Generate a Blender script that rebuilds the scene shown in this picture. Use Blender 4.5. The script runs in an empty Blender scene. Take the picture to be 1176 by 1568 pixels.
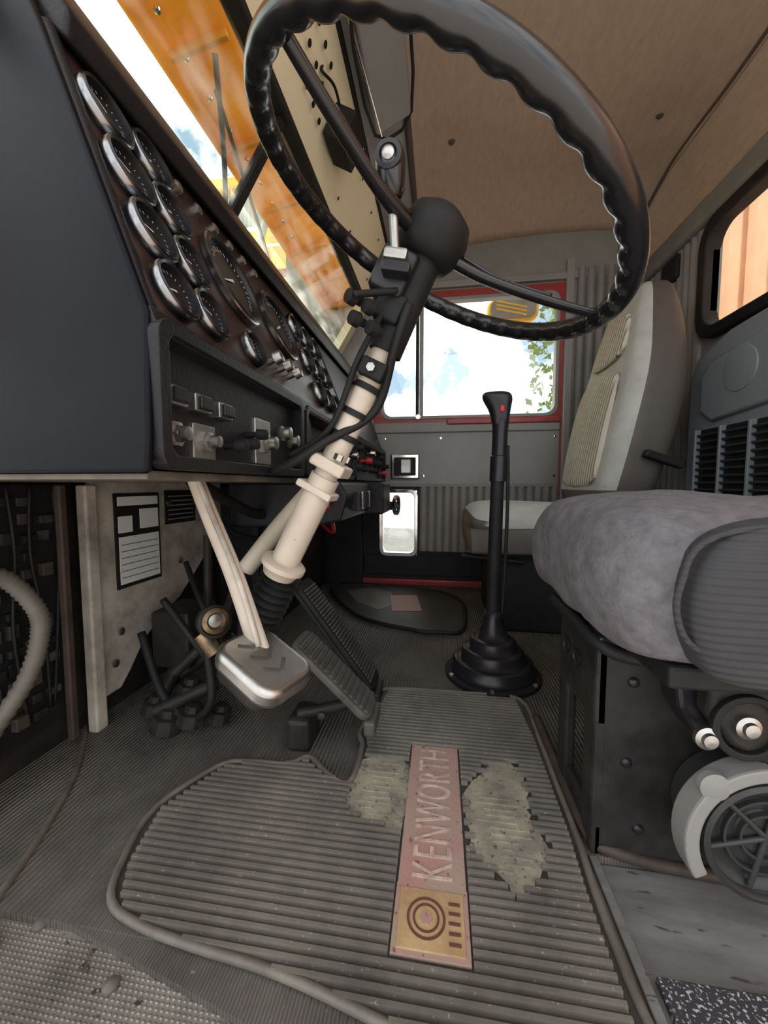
import bpy, bmesh, math, random
from mathutils import Vector, Matrix
random.seed(4)
S=bpy.context.scene; COL=bpy.context.collection
S.view_settings.view_transform='Standard'
S.view_settings.look='None'
S.view_settings.exposure=0.08

# ------------------------------------------------------------------ materials
def M(name,c,rough=.5,metal=0.,bump=0.,bscale=60.,var=0.,vscale=6.,c2=None,stripe=None,coat=0.,spec=.5,stretch=None,speck=None):
    m=bpy.data.materials.new(name); m.use_nodes=True; nt=m.node_tree; N=nt.nodes; L=nt.links
    b=N['Principled BSDF']; b.inputs['Roughness'].default_value=rough; b.inputs['Metallic'].default_value=metal
    b.inputs['Specular IOR Level'].default_value=spec
    if coat: b.inputs['Coat Weight'].default_value=coat; b.inputs['Coat Roughness'].default_value=.15
    tc=N.new('ShaderNodeTexCoord'); mp=N.new('ShaderNodeMapping'); L.new(tc.outputs['Object'],mp.inputs[0])
    if stretch: mp.inputs['Scale'].default_value=stretch
    col=None
    if var>0 or c2:
        n=N.new('ShaderNodeTexNoise'); n.inputs['Scale'].default_value=vscale; n.inputs['Detail'].default_value=8; n.inputs['Roughness'].default_value=.65
        L.new(mp.outputs[0],n.inputs['Vector'])
        r=N.new('ShaderNodeValToRGB'); L.new(n.outputs['Fac'],r.inputs[0])
        r.color_ramp.elements[0].position=.35; r.color_ramp.elements[1].position=.68
        a=c2 if c2 else tuple(x*(1-var) for x in c)
        r.color_ramp.elements[0].color=(*c,1); r.color_ramp.elements[1].color=(*a,1)
        col=r.outputs[0]
        rr=N.new('ShaderNodeMapRange'); L.new(n.outputs['Fac'],rr.inputs[0]); rr.inputs[3].default_value=max(0,rough-.12); rr.inputs[4].default_value=min(1,rough+.15)
        L.new(rr.outputs[0],b.inputs['Roughness'])
    if speck:
        sc,cs,th=speck
        n3=N.new('ShaderNodeTexNoise'); n3.inputs['Scale'].default_value=sc; n3.inputs['Detail'].default_value=3; L.new(mp.outputs[0],n3.inputs['Vector'])
        r3=N.new('ShaderNodeValToRGB'); r3.color_ramp.elements[0].position=th; r3.color_ramp.elements[1].position=th+.06
        L.new(n3.outputs['Fac'],r3.inputs[0])
        mx=N.new('ShaderNodeMix'); mx.data_type='RGBA'; L.new(r3.outputs[0],mx.inputs[0])
        if col: L.new(col,mx.inputs[6])
        else: mx.inputs[6].default_value=(*c,1)
        mx.inputs[7].default_value=(*cs,1); col=mx.outputs[2]
    if col: L.new(col,b.inputs['Base Color'])
    else: b.inputs['Base Color'].default_value=(*c,1)
    h=None
    if stripe:
        ax,per,dep=stripe
        sx=N.new('ShaderNodeSeparateXYZ'); L.new(tc.outputs['Object'],sx.inputs[0])
        mu=N.new('ShaderNodeMath'); mu.operation='MULTIPLY'; L.new(sx.outputs[ax],mu.inputs[0]); mu.inputs[1].default_value=2*math.pi/per
        si=N.new('ShaderNodeMath'); si.operation='SINE'; L.new(mu.outputs[0],si.inputs[0])
        bp=N.new('ShaderNodeBump'); bp.inputs['Distance'].default_value=dep; bp.inputs['Strength'].default_value=1; L.new(si.outputs[0],bp.inputs['Height'])
        h=bp
    if bump>0:
        n2=N.new('ShaderNodeTexNoise'); n2.inputs['Scale'].default_value=bscale; n2.inputs['Detail'].default_value=5; L.new(mp.outputs[0],n2.inputs['Vector'])
        b2=N.new('ShaderNodeBump'); b2.inputs['Distance'].default_value=bump; b2.inputs['Strength'].default_value=1; L.new(n2.outputs['Fac'],b2.inputs['Height'])
        if h: L.new(h.outputs[0],b2.inputs['Normal'])
        h=b2
    if h: L.new(h.outputs[0],b.inputs['Normal'])
    return m
blackpl=M('black_satin_plastic',(.014,.014,.017),.32,bump=.0002,bscale=200,spec=.4)
navy=M('dash_end_vinyl',(.004,.0048,.008),.28,var=.3,vscale=3,bump=.0002,bscale=60,spec=.12)
blackgr=M('black_grain_vinyl',(.012,.012,.014),.42,bump=.0006,bscale=260,spec=.25)
glossb=M('wheel_black',(.012,.012,.014),.25,coat=.25,var=.3,vscale=20)
matb=M('matte_black',(.014,.014,.015),.6,var=.4,vscale=14,spec=.3)
darkdirty=M('dirty_black_steel',(.014,.0135,.013),.5,c2=(.034,.030,.027),vscale=18,bump=.0006,bscale=60,spec=.25)
pedalm=M('dusty_pedal_rubber',(.095,.09,.082),.6,c2=(.045,.042,.038),vscale=20)
corem=M('dusty_core',(.02,.02,.02),.6,c2=(.08,.07,.055),vscale=30,bump=.001,bscale=60)
rubber=M('ribbed_rubber_floor',(.09,.084,.076),.5,c2=(.18,.168,.148),vscale=6,stripe=(0,.0085,.0018),speck=(180,(.26,.24,.2),.68))
matrub=M('mat_rubber',(.026,.024,.021),.55,c2=(.06,.054,.046),vscale=9,speck=(220,(.16,.14,.11),.7))  # darker than the ribs, painting shade into the gaps between them
matrib=M('mat_rib_rubber',(.10,.093,.081),.36,c2=(.21,.19,.158),vscale=6,speck=(200,(.33,.29,.22),.66))  # lighter than the base, painting highlights onto the rib tops
matedge=M('mat_edge_rubber',(.10,.09,.075),.5,c2=(.18,.165,.135),vscale=20)
worn=M('worn_dusty_backing',(.38,.335,.25),.9,c2=(.17,.155,.13),vscale=22,bump=.0008,bscale=200,speck=(120,(.10,.09,.08),.62))
label=M('faded_red_label',(.42,.22,.20),.6,c2=(.36,.29,.23),vscale=16,bump=.0006,bscale=150,speck=(90,(.26,.08,.08),.64))
labelY=M('faded_tan_label',(.52,.36,.18),.6,c2=(.34,.21,.11),vscale=20,bump=.0006,bscale=150)
labelL=M('label_lettering',(.62,.5,.44),.55,c2=(.34,.20,.17),vscale=60)
labelD=M('label_dark',(.12,.05,.04),.6)
cream=M('cream_paint',(.60,.53,.44),.42,c2=(.46,.40,.32),vscale=9,speck=(45,(.16,.11,.07),.70))
creamd=M('dirty_cream_paint',(.56,.51,.43),.55,c2=(.22,.19,.155),vscale=10,bump=.001,bscale=40)
flange=M('flange_paint',(.16,.14,.11),.55,c2=(.05,.045,.04),vscale=12)
yel=M('header_yellow_cream',(.98,.88,.62),.35,var=.06,vscale=4)
chrome=M('chrome',(.8,.8,.81),.12,1)
steel=M('worn_aluminium',(.55,.54,.52),.36,1,var=.35,vscale=14,bump=.0004,bscale=60)
gunm=M('dull_bezel_metal',(.30,.30,.31),.22,1)
wood=M('gauge_panel_brown',(.055,.030,.024),.35,var=.3,vscale=5,bump=.0003,bscale=200,spec=.3)
gface=M('gauge_face',(.016,.016,.018),.25,spec=.5)
white=M('white_print',(.75,.75,.72),.5)
redpl=M('red_plastic',(.55,.03,.03),.3)
ceilm=M('brown_headliner',(.46,.35,.265),.9,c2=(.40,.30,.222),vscale=60,stretch=(1,.3,1),bump=.0006,bscale=200)
seam=M('headliner_seam',(.08,.06,.05),.8)
grey=M('grey_vinyl',(.24,.23,.215),.5,var=.25,vscale=5,bump=.0008,bscale=140)
greyl=M('grey_door_panel',(.27,.265,.255),.42,var=.2,vscale=3,bump=.0004,bscale=120)
greyp=M('grey_abs_plastic',(.22,.24,.26),.38,var=.1,vscale=5)
velL=M('seat_velour_light',(.50,.51,.48),.85,var=.22,vscale=10,bump=.001,bscale=160)
velL2=M('seat_velour_pleat',(.58,.54,.45),.85,var=.15,vscale=10,stripe=(1,.022,.005))
velD=M('seat_fabric_grey',(.165,.156,.168),.95,c2=(.095,.09,.098),vscale=50,bump=.0012,bscale=220)
velS=M('seat_side_ribbed',(.042,.042,.046),.85,var=.2,vscale=10,stripe=(2,.0075,.0006))
vinD=M('seat_vinyl_taupe',(.10,.09,.082),.55,var=.2,vscale=8,bump=.0006,bscale=100)
redtr=M('red_trim_paint',(.33,.035,.035),.35,var=.3,vscale=8)
galv=M('door_sill_metal',(.24,.238,.235),.5,.1,c2=(.11,.105,.10),vscale=12,stretch=(.4,1.6,1),bump=.0006,bscale=30,speck=(70,(.07,.065,.06),.64))
rust=M('rusty_edge',(.085,.055,.042),.6,.2,c2=(.04,.033,.03),vscale=22,bump=.001,bscale=60)
diam=M('tread_plate',(.32,.305,.27),.42,.3,c2=(.14,.13,.11),vscale=10,speck=(60,(.08,.065,.05),.64))
carpet=M('speckled_carpet',(.035,.035,.04),.95,speck=(260,(.45,.45,.45),.56))
yelp=M('truck_yellow_paint',(1,.62,.06),.3,var=.1,vscale=3,coat=.3)
orng=M('orange_container_paint',(.72,.40,.24),.6,var=.2,vscale=2)
claddm=M('grey_green_cladding',(.45,.52,.50),.5,var=.2,vscale=1,stripe=(0,.2,.03))
grnp=M('foliage',(.16,.25,.08),.8,c2=(.3,.38,.16),vscale=8)
bark=M('bark',(.12,.08,.05),.9,bump=.01,bscale=20)
gravel=M('gravel_ground',(.55,.5,.46),.9,c2=(.4,.37,.35),vscale=3,bump=.01,bscale=30)
hose=M('grey_hose',(.13,.12,.10),.6,var=.3,vscale=20)
brass=M('corroded_brass',(.35,.24,.13),.45,.7,c2=(.08,.06,.05),vscale=30,bump=.0006,bscale=80)
reelm=M('reel_grey_black',(.035,.036,.036),.5,var=.3,vscale=20)
# visor sheet: translucency added so sunlight from above brightens its dark underside
yelv=bpy.data.materials.new('translucent_visor_yellow'); yelv.use_nodes=True
_n=yelv.node_tree; _n.nodes.clear(); _o=_n.nodes.new('ShaderNodeOutputMaterial'); _d=_n.nodes.new('ShaderNodeBsdfDiffuse'); _t=_n.nodes.new('ShaderNodeBsdfTranslucent'); _m=_n.nodes.new('ShaderNodeMixShader')
_tc=_n.nodes.new('ShaderNodeTexCoord'); _no=_n.nodes.new('ShaderNodeTexNoise'); _no.inputs['Scale'].default_value=7; _r=_n.nodes.new('ShaderNodeValToRGB')
_r.color_ramp.elements[0].position=.35; _r.color_ramp.elements[0].color=(.98,.60,.16,1); _r.color_ramp.elements[1].position=.7; _r.color_ramp.elements[1].color=(.85,.42,.07,1)
_n.links.new(_tc.outputs['Object'],_no.inputs['Vector']); _n.links.new(_no.outputs['Fac'],_r.inputs[0])
for s in (_d,_t): _n.links.new(_r.outputs[0],s.inputs[0])
_m.inputs[0].default_value=.28; _n.links.new(_d.outputs[0],_m.inputs[1]); _n.links.new(_t.outputs[0],_m.inputs[2]); _n.links.new(_m.outputs[0],_o.inputs[0])
def glassmat(name,tint=(.95,.98,.97),mixf=.93,dirt=.0):
    m=bpy.data.materials.new(name); m.use_nodes=True; nt=m.node_tree; nt.nodes.clear(); N=nt.nodes; L=nt.links
    o=N.new('ShaderNodeOutputMaterial'); t=N.new('ShaderNodeBsdfTransparent'); t.inputs[0].default_value=(*tint,1)
    g=N.new('ShaderNodeBsdfGlossy'); g.inputs['Roughness'].default_value=.03
    mx=N.new('ShaderNodeMixShader'); mx.inputs[0].default_value=1-mixf
    L.new(t.outputs[0],mx.inputs[1]); L.new(g.outputs[0],mx.inputs[2])
    out=mx.outputs[0]
    if dirt>0:
        d=N.new('ShaderNodeBsdfTranslucent'); d.inputs[0].default_value=(.9,.92,.88,1)
        tc=N.new('ShaderNodeTexCoord'); mp=N.new('ShaderNodeMapping'); mp.inputs['Scale'].default_value=(1,1,5); mp.inputs['Rotation'].default_value=(.7,0,0)
        n=N.new('ShaderNodeTexNoise'); n.inputs['Scale'].default_value=6; n.inputs['Detail'].default_value=7
        r=N.new('ShaderNodeMapRange'); r.inputs[1].default_value=.42; r.inputs[2].default_value=.75; r.inputs[4].default_value=dirt
        L.new(tc.outputs['Object'],mp.inputs[0]); L.new(mp.outputs[0],n.inputs['Vector']); L.new(n.outputs['Fac'],r.inputs[0])
        m2=N.new('ShaderNodeMixShader'); L.new(r.outputs[0],m2.inputs[0]); L.new(out,m2.inputs[1]); L.new(d.outputs[0],m2.inputs[2]); out=m2.outputs[0]
    L.new(out,o.inputs[0]); return m
glass=glassmat('window_glass'); wsglass=glassmat('windshield_glass',(.88,.94,.90),.92,.30)

# ------------------------------------------------------------------ geometry helpers
def E(name):
    e=bpy.data.objects.new(name,None); e.empty_display_size=.05; COL.objects.link(e); return e
def fin(name,bm,mat,par=None,smooth=False,bevel=0,seg=2,sub=0):
    bmesh.ops.recalc_face_normals(bm,faces=bm.faces)
    me=bpy.data.meshes.new(name); bm.to_mesh(me); bm.free()
    o=bpy.data.objects.new(name,me); COL.objects.link(o)
    for m in (mat if isinstance(mat,(list,tuple)) else [mat]): me.materials.append(m)
    if bevel:
        b=o.modifiers.new('b','BEVEL'); b.width=bevel; b.segments=seg; b.limit_method='ANGLE'; b.angle_limit=math.radians(40); b.harden_normals=False
    if sub:
        s=o.modifiers.new('s','SUBSURF'); s.levels=sub; s.render_levels=sub
    if smooth:
        for p in me.polygons: p.use_smooth=True
        if smooth=='a':
            try: me.set_sharp_from_angle(angle=math.radians(40))
            except Exception: pass
    if par: o.parent=par
    return o
def box(name,mn,mx,mat,par=None,bevel=.002,rot=None,smooth=False,seg=2):
    bm=bmesh.new(); bmesh.ops.create_cube(bm,size=1)
    c=[(a+b)/2 for a,b in zip(mn,mx)]; s=[abs(b-a) for a,b in zip(mn,mx)]
    for v in bm.verts: v.co=Vector((v.co.x*s[0],v.co.y*s[1],v.co.z*s[2]))
    if rot: bmesh.ops.rotate(bm,verts=bm.verts,cent=(0,0,0),matrix=rot)
    bmesh.ops.translate(bm,verts=bm.verts,vec=c)
    return fin(name,bm,mat,par,smooth,bevel,seg)
def prism(name,pts,ax,a,b,mat,par=None,bevel=0,smooth=False,seg=2):
    """2D polygon extruded along axis ax ('x': pts=(y,z); 'y': pts=(x,z); 'z': pts=(x,y))"""
    bm=bmesh.new()
    def mk(p,t):
        return {'x':(t,p[0],p[1]),'y':(p[0],t,p[1]),'z':(p[0],p[1],t)}[ax]
    v0=[bm.verts.new(mk(p,a)) for p in pts]; v1=[bm.verts.new(mk(p,b)) for p in pts]
    bm.faces.new(v0); bm.faces.new(v1[::-1]); n=len(pts)
    for i in range(n): bm.faces.new((v0[i],v0[(i+1)%n],v1[(i+1)%n],v1[i]))
    return fin(name,bm,mat,par,smooth,bevel,seg)
def frame(d):
    d=Vector(d).normalized(); u=Vector((0,0,1)) if abs(d.z)<.9 else Vector((0,1,0))
    a=d.cross(u).normalized(); return d,a,d.cross(a).normalized()
def lathe(name,p,d,prof,mat,par=None,n=32,smooth='a',bevel=0,ring=False):
    """prof: list of (dist along axis, radius); ring=True closes the profile into a hollow ring"""
    p=Vector(p); d,a,b=frame(d); bm=bmesh.new(); rings=[]
    for t,r in prof:
        rings.append([bm.verts.new(p+d*t+(a*math.cos(2*math.pi*i/n)+b*math.sin(2*math.pi*i/n))*max(r,1e-5)) for i in range(n)])
    for k in range(len(rings)-1):
        for i in range(n): bm.faces.new((rings[k][i],rings[k][(i+1)%n],rings[k+1][(i+1)%n],rings[k+1][i]))
    if ring:
        for i in range(n): bm.faces.new((rings[-1][i],rings[-1][(i+1)%n],rings[0][(i+1)%n],rings[0][i]))
    else:
        bm.faces.new(rings[0]); bm.faces.new(rings[-1][::-1])
    return fin(name,bm,mat,par,smooth,bevel)
def cyl(name,p0,p1,r0,mat,par=None,r1=None,n=24):
    p0=Vector(p0);p1=Vector(p1); L=(p1-p0).length
    return lathe(name,p0,p1-p0,[(0,r0),(L,r0 if r1 is None else r1)],mat,par,n)
def smoothpath(pts,k=8,closed=False):
    P=[Vector(p) for p in pts]; n=len(P); out=[]
    rng=range(n) if closed else range(n-1)
    for i in rng:
        if closed: a,b,c,d=P[(i-1)%n],P[i],P[(i+1)%n],P[(i+2)%n]
        else: a,b,c,d=P[max(i-1,0)],P[i],P[i+1],P[min(i+2,n-1)]
        for j in range(k):
            t=j/k; out.append(.5*((2*b)+(-a+c)*t+(2*a-5*b+4*c-d)*t*t+(-a+3*b-3*c+d)*t**3))
    if not closed: out.append(P[-1])
    return out
def tube(name,pts,r,mat,par=None,n=12,closed=False,k=8,rib=0,flat=None):
    P=smoothpath(pts,k,closed); bm=bmesh.new(); rings=[]; m=len(P); prev=None
    for i,q in enumerate(P):
        if closed: t=(P[(i+1)%m]-P[(i-1)%m]).normalized()
        else: t=(P[min(i+1,m-1)]-P[max(i-1,0)]).normalized()
        if prev is None: _,a,b=frame(t)
        else:
            a=(prev-t*prev.dot(t)).normalized(); b=t.cross(a)
        prev=a; rr=r(i/(m-1)) if callable(r) else r
        if rib: rr*= 1+rib*(1 if i%2 else -1)
        rings.append([bm.verts.new(q+a*math.cos(2*math.pi*j/n)*rr+b*math.sin(2*math.pi*j/n)*rr*(flat or 1)) for j in range(n)])
    for i in range(m if closed else m-1):
        A,B=rings[i],rings[(i+1)%m]
        if closed and i==m-1:
            best=min(range(n),key=lambda s:(A[0].co-B[s].co).length); B=B[best:]+B[:best]
        for j in range(n): bm.faces.new((A[j],A[(j+1)%n],B[(j+1)%n],B[j]))
    if not closed: bm.faces.new(rings[0]); bm.faces.new(rings[-1][::-1])
    return fin(name,bm,mat,par,True)
def rrect(w,h,r,n=6):
    pts=[]
    for cx,cy,a0 in ((w/2-r,h/2-r,0),(-w/2+r,h/2-r,90),(-w/2+r,-h/2+r,180),(w/2-r,-h/2+r,270)):
        for i in range(n+1):
            a=math.radians(a0+90*i/n); pts.append((cx+r*math.cos(a),cy+r*math.sin(a)))
    return pts
def loft(name,rings,mats,matfn,par=None,sub=1):
    bm=bmesh.new(); R=[[bm.verts.new(p) for p in r] for r in rings]; n=len(R[0])
    for k in range(len(R)-1):
        for i in range(n):
            f=bm.faces.new((R[k][i],R[k][(i+1)%n],R[k+1][(i+1)%n],R[k+1][i])); f.material_index=matfn(k/(len(R)-1),i/n)
    f=bm.faces.new(R[0]); f.material_index=matfn(0,.99); f=bm.faces.new(R[-1][::-1]); f.material_index=matfn(1,.5)
    return fin(name,bm,mats,par,True,sub=sub)
def annulus(name,outer,inner,ax,a,b,mat,par=None,bevel=0,smooth=False):
    bm=bmesh.new()
    def mk(p,t): return {'x':(t,p[0],p[1]),'y':(p[0],t,p[1]),'z':(p[0],p[1],t)}[ax]
    A=[bm.verts.new(mk(p,a)) for p in outer];B=[bm.verts.new(mk(p,a)) for p in inner];C=[bm.verts.new(mk(p,b)) for p in outer];D=[bm.verts.new(mk(p,b)) for p in inner]
    n=len(outer)
    for i in range(n):
        j=(i+1)%n
        bm.faces.new((A[i],A[j],B[j],B[i]));bm.faces.new((C[i],D[i],D[j],C[j]));bm.faces.new((A[i],C[i],C[j],A[j]));bm.faces.new((B[i],B[j],D[j],D[i]))
    return fin(name,bm,mat,par,smooth,bevel)
def pleats(name,ax,u0,u1,z0,z1,base,depth,pitch,mat,par=None,sgn=-1):
    n=max(1,round((u1-u0)/pitch)); w=(u1-u0)/n; pr=[]
    for i in range(n):
        for k in range(8):
            t=k/8; pr.append((u0+(i+t)*w, base+sgn*depth*(math.sin(math.pi*t)**.6)))
    pr.append((u1,base)); pr.append((u1,base-sgn*.012)); pr.append((u0,base-sgn*.012))
    if ax=='x': pr=[(b,a) for a,b in pr]
    return prism(name,pr,'z',z0,z1,mat,par)
def fourpieces(name,u0,u1,z0,z1,hole,a,b,ax,mat,par):
    hu0,hu1,hz0,hz1=hole
    def bx(nm,p,q,r,s):
        if q-p<1e-4 or s-r<1e-4: return
        if ax=='y': box(nm,(p,a,r),(q,b,s),mat,par,0)
        else: box(nm,(a,p,r),(b,q,s),mat,par,0)
    bx(name+'_l',u0,hu0,z0,z1); bx(name+'_r',hu1,u1,z0,z1); bx(name+'_b',hu0,hu1,z0,hz0); bx(name+'_t',hu0,hu1,hz1,z1)

# ------------------------------------------------------------------ camera
cd=bpy.data.cameras.new('camera'); cd.sensor_fit='VERTICAL'; cd.sensor_height=36; cd.sensor_width=27; cd.lens=13.52; cd.clip_start=.01; cd.clip_end=500
cam=bpy.data.objects.new('camera',cd); COL.objects.link(cam); cam.location=(0,0,.55); cam.rotation_euler=(math.radians(86),0,math.radians(8.3)); S.camera=cam

# ------------------------------------------------------------------ world + sun
w=bpy.data.worlds.new('sky'); S.world=w; w.use_nodes=True; nt=w.node_tree; N=nt.nodes; L=nt.links; bg=N['Background']
tc=N.new('ShaderNodeTexCoord'); n=N.new('ShaderNodeTexNoise'); n.inputs['Scale'].default_value=6.5; n.inputs['Detail'].default_value=8; n.inputs['Roughness'].default_value=.6
L.new(tc.outputs['Generated'],n.inputs['Vector']); r=N.new('ShaderNodeValToRGB'); L.new(n.outputs['Fac'],r.inputs[0])
r.color_ramp.elements[0].position=.42; r.color_ramp.elements[0].color=(.24,.31,.40,1); r.color_ramp.elements[1].position=.53; r.color_ramp.elements[1].color=(1,.985,.955,1)
L.new(r.outputs[0],bg.inputs[0]); bg.inputs[1].default_value=2.6
sl=bpy.data.lights.new('sun','SUN'); sl.energy=5; sl.angle=.02; sl.color=(1,.95,.86)
so=bpy.data.objects.new('sun',sl); COL.objects.link(so); so.location=(-5,0,9); so.rotation_euler=Vector((-.45,.12,.88)).to_track_quat('Z','Y').to_euler()

# ------------------------------------------------------------------ floor
fl=E('floor')
box('rubber_sheet',(-.80,.575,-.02),(1.05,2.12,0),rubber,fl,0)
box('rubber_sheet_near',(-.80,.385,-.02),(.222,.575,0),rubber,fl,0)
prism('near_rubber_lip',[(-.46,.386),(-.30,.355),(-.2,.335),(-.1,.30),(.22,.30),(.22,.386)],'z',-.02,-.002,rubber,fl)
sill=E('door_sill')
box('tread_base',(-.62,.12,-.03),(.235,.40,-.012),diam,sill,0)
bm=bmesh.new()
for i in range(70):
    for j in range(36):
        x=-.56+i*.0066+(.0033 if j%2 else 0); y=.20+j*.0052
        if x>-.16 or y> .385-(x+.5)*.1: continue
        m=Matrix.Translation((x,y,-.0118))@Matrix.Diagonal((.0026,.0019,.0015,1)); bmesh.ops.create_icosphere(bm,subdivisions=1,radius=1,matrix=m)
fin('tread_studs',bm,diam,sill,True)
tube('sill_bead',[(-.545,.20,.0),(-.56,.33,.0),(-.60,.45,.0),(-.68,.6,0),(-.80,.74,0)],.006,flange,sill)
tube('sill_roll',[(-.47,.16,-.005),(-.495,.24,-.003),(-.515,.30,-.002),(-.545,.36,-.002)],.012,flange,sill)
for p in [(-.50,.385),(-.36,.345)]: lathe('rivet',(p[0],p[1],-.012),(0,0,1),[(0,.009),(.004,.0085),(.007,.005),(.008,0)],flange,sill,16)
cs=E('side_sill_panel')
box('painted_sill',(.235,.30,-.035),(1.0,.574,-.01),galv,cs,.003)
box('sill_drop',(.224,.25,-.05),(.236,.574,.002),galv,cs,.002)
tube('welded_edge',[(.225,.90,.012),(.228,.72,.012),(.232,.60,.012),(.26,.578,.008),(.34,.572,.0),(.5,.565,0),(.9,.56,0)],.009,rust,cs)
ck=E('carpet_runner'); box('pile',(.245,.15,-.0095),(1.0,.435,.0),carpet,ck,.002)

# ------------------------------------------------------------------ driver floor mat
mat_=E('rubber_floor_mat')
poly=[(-.14,.98),(.07,.99),(.205,.98),(.215,.82),(.215,.71),(.215,.60),(.21,.51),(.21,.42),(.21,.33),(.10,.31),(-.04,.345),(-.17,.37),(-.28,.38),(-.36,.39),(-.42,.41),(-.45,.46),(-.47,.55),(-.42,.655),(-.37,.675),(-.29,.68),(-.255,.705),(-.21,.67),(-.16,.65),(-.155,.75),(-.17,.80),(-.15,.91)]
prism('mat_base',poly,'z',0,.006,matrub,mat_)
tube('mat_border',[(x,y,.007) for x,y in poly],.0055,matedge,mat_,8,True,4)
wornL=[(-.145,.715),(-.06,.72),(-.055,.57),(-.09,.575),(-.13,.585),(-.155,.60),(-.15,.66)]
wornR=[(.05,.67),(.075,.70),(.10,.735),(.15,.74),(.158,.66),(.15,.63),(.165,.56),(.14,.52),(.11,.49),(.085,.52),(.06,.54),(.047,.60)]
def scan(pl,y):
    xs=[]; n=len(pl)
    for i in range(n):
        (x0,y0),(x1,y1)=pl[i],pl[(i+1)%n]
        if (y0<=y<y1) or (y1<=y<y0): xs.append(x0+(y-y0)/(y1-y0)*(x1-x0))
    xs.sort(); return [(xs[i],xs[i+1]) for i in range(0,len(xs)-1,2)]
def sub(iv,a,b):
    o=[]
    for p,q in iv:
        if b<=p or a>=q: o.append((p,q)); continue
        if a>p: o.append((p,a))
        if b<q: o.append((b,q))
    return o
bm=bmesh.new(); y=.325
while y<.975:
    iv=[(a+.012,b-.012) for a,b in scan(poly,y) if b-a>.03]
    if .405<y<.772: iv=sub(iv,-.055,.043)
    for wp in (wornL,wornR):
        for a,b in scan(wp,y): iv=sub(iv,a+random.uniform(-.012,.008),b+random.uniform(-.008,.014))
    for a,b in iv:
        if b-a<.004: continue
        k=max(1,int((b-a)/.05)); h=.009
        prev=None
        for i in range(k+1):
            x=a+(b-a)*i/k
            q=[bm.verts.new((x,y-.0034,.0058)),bm.verts.new((x,y-.0022,.006+h*.75)),bm.verts.new((x,y+.0022,.006+h*.75)),bm.verts.new((x,y+.0034,.0058))]
            if prev:
                for j in range(3): bm.faces.new((prev[j],prev[j+1],q[j+1],q[j]))
            else: bm.faces.new(q)
            prev=q
        bm.faces.new(prev[::-1])
    y+=.0118
fin('mat_ribs',bm,matrib,mat_)
for nm,wp in (('worn_patch_a',wornL),('worn_patch_b',wornR)):
    P=[(p.x+random.uniform(-.004,.004),p.y+random.uniform(-.004,.004)) for p in smoothpath([(a,b,0) for a,b in wp],5,True)]
    prism(nm,P,'z',.0055,.0068,worn,mat_)
    for k in range(14):   # remnants of rib stubs inside the worn area
        yy=min(q[1] for q in wp)+.01+k*.0118
        for a,b in scan(wp,yy):
            if b-a>.04: box('rib_remnant',(a+(b-a)*random.uniform(.1,.4),yy-.002,.0065),(a+(b-a)*random.uniform(.45,.9),yy+.002,.0078),worn,mat_,.0005)
box('label_strip',(-.052,.485,.006),(.040,.768,.010),label,mat_,.001)
box('label_badge_border',(-.053,.405,.006),(.041,.487,.010),label,mat_,.001)
box('label_badge',(-.047,.411,.009),(.035,.481,.0115),labelY,mat_,.001)
lathe('badge_ring',(-.012,.446,.011),(0,0,1),[(0,.024),(.0015,.024),(.0015,.021),(0,.021)],labelD,mat_,32,ring=True)
lathe('badge_ring_inner',(-.012,.446,.011),(0,0,1),[(0,.0165),(.0015,.0165),(.0015,.014),(0,.014)],labelD,mat_,32,ring=True)
lathe('badge_core',(-.012,.446,.011),(0,0,1),[(0,.008),(.0015,.008)],label,mat_,6)
for i in range(5): box('badge_bar',(.016,.420+i*.011,.011),(.030,.4235+i*.011,.0128),labelD,mat_,0)
cu=bpy.data.curves.new('lettering','FONT'); cu.body='KENWORTH'; cu.size=.075; cu.extrude=.0012; cu.align_x='CENTER'; cu.align_y='CENTER'; cu.space_character=1.12
to=bpy.data.objects.new('lettering_tmp',cu); COL.objects.link(to); bpy.context.view_layer.update()
me=bpy.data.meshes.new_from_object(to.evaluated_get(bpy.context.evaluated_depsgraph_get())); bpy.data.objects.remove(to)
xs=[v.co.x for v in me.vertices]; ys=[v.co.y for v in me.vertices]; sx=.258/(max(xs)-min(xs)); sy=.058/(max(ys)-min(ys)); mxx=(max(xs)+min(xs))/2; myy=(max(ys)+min(ys))/2
for v in me.vertices: X_,Y_,Z_=v.co; v.co=Vector((-.006-(Y_-myy)*sy,.625+(X_-mxx)*sx,.0105+Z_))
me.materials.clear(); me.materials.append(labelL)
lo=bpy.data.objects.new('lettering',me); COL.objects.link(lo); lo.parent=mat_

pm=E('rubber_floor_mat')
pp=[(-.56,1.93),(-.40,2.03),(-.05,1.97),(.10,1.80),(.09,1.44),(.0,1.40),(-.10,1.41),(-.34,1.54)]
prism('mat_base',[(p.x,p.y) for p in smoothpath([(a,b,0) for a,b in pp],4,True)],'z',0,.008,matrub,pm)
tube('mat_border',[(a,b,.009) for a,b in pp],.008,matb,pm,8,True,5)
box('mat_label',(-.22,1.62,.008),(-.09,1.85,.012),label,pm,.001,rot=Matrix.Rotation(.15,3,'Z'))
prism('mat_dust',[(-.47,1.90),(-.35,1.97),(-.24,1.9),(-.2,1.7),(-.26,1.62),(-.38,1.72)],'z',.008,.0095,matedge,pm)

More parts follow.
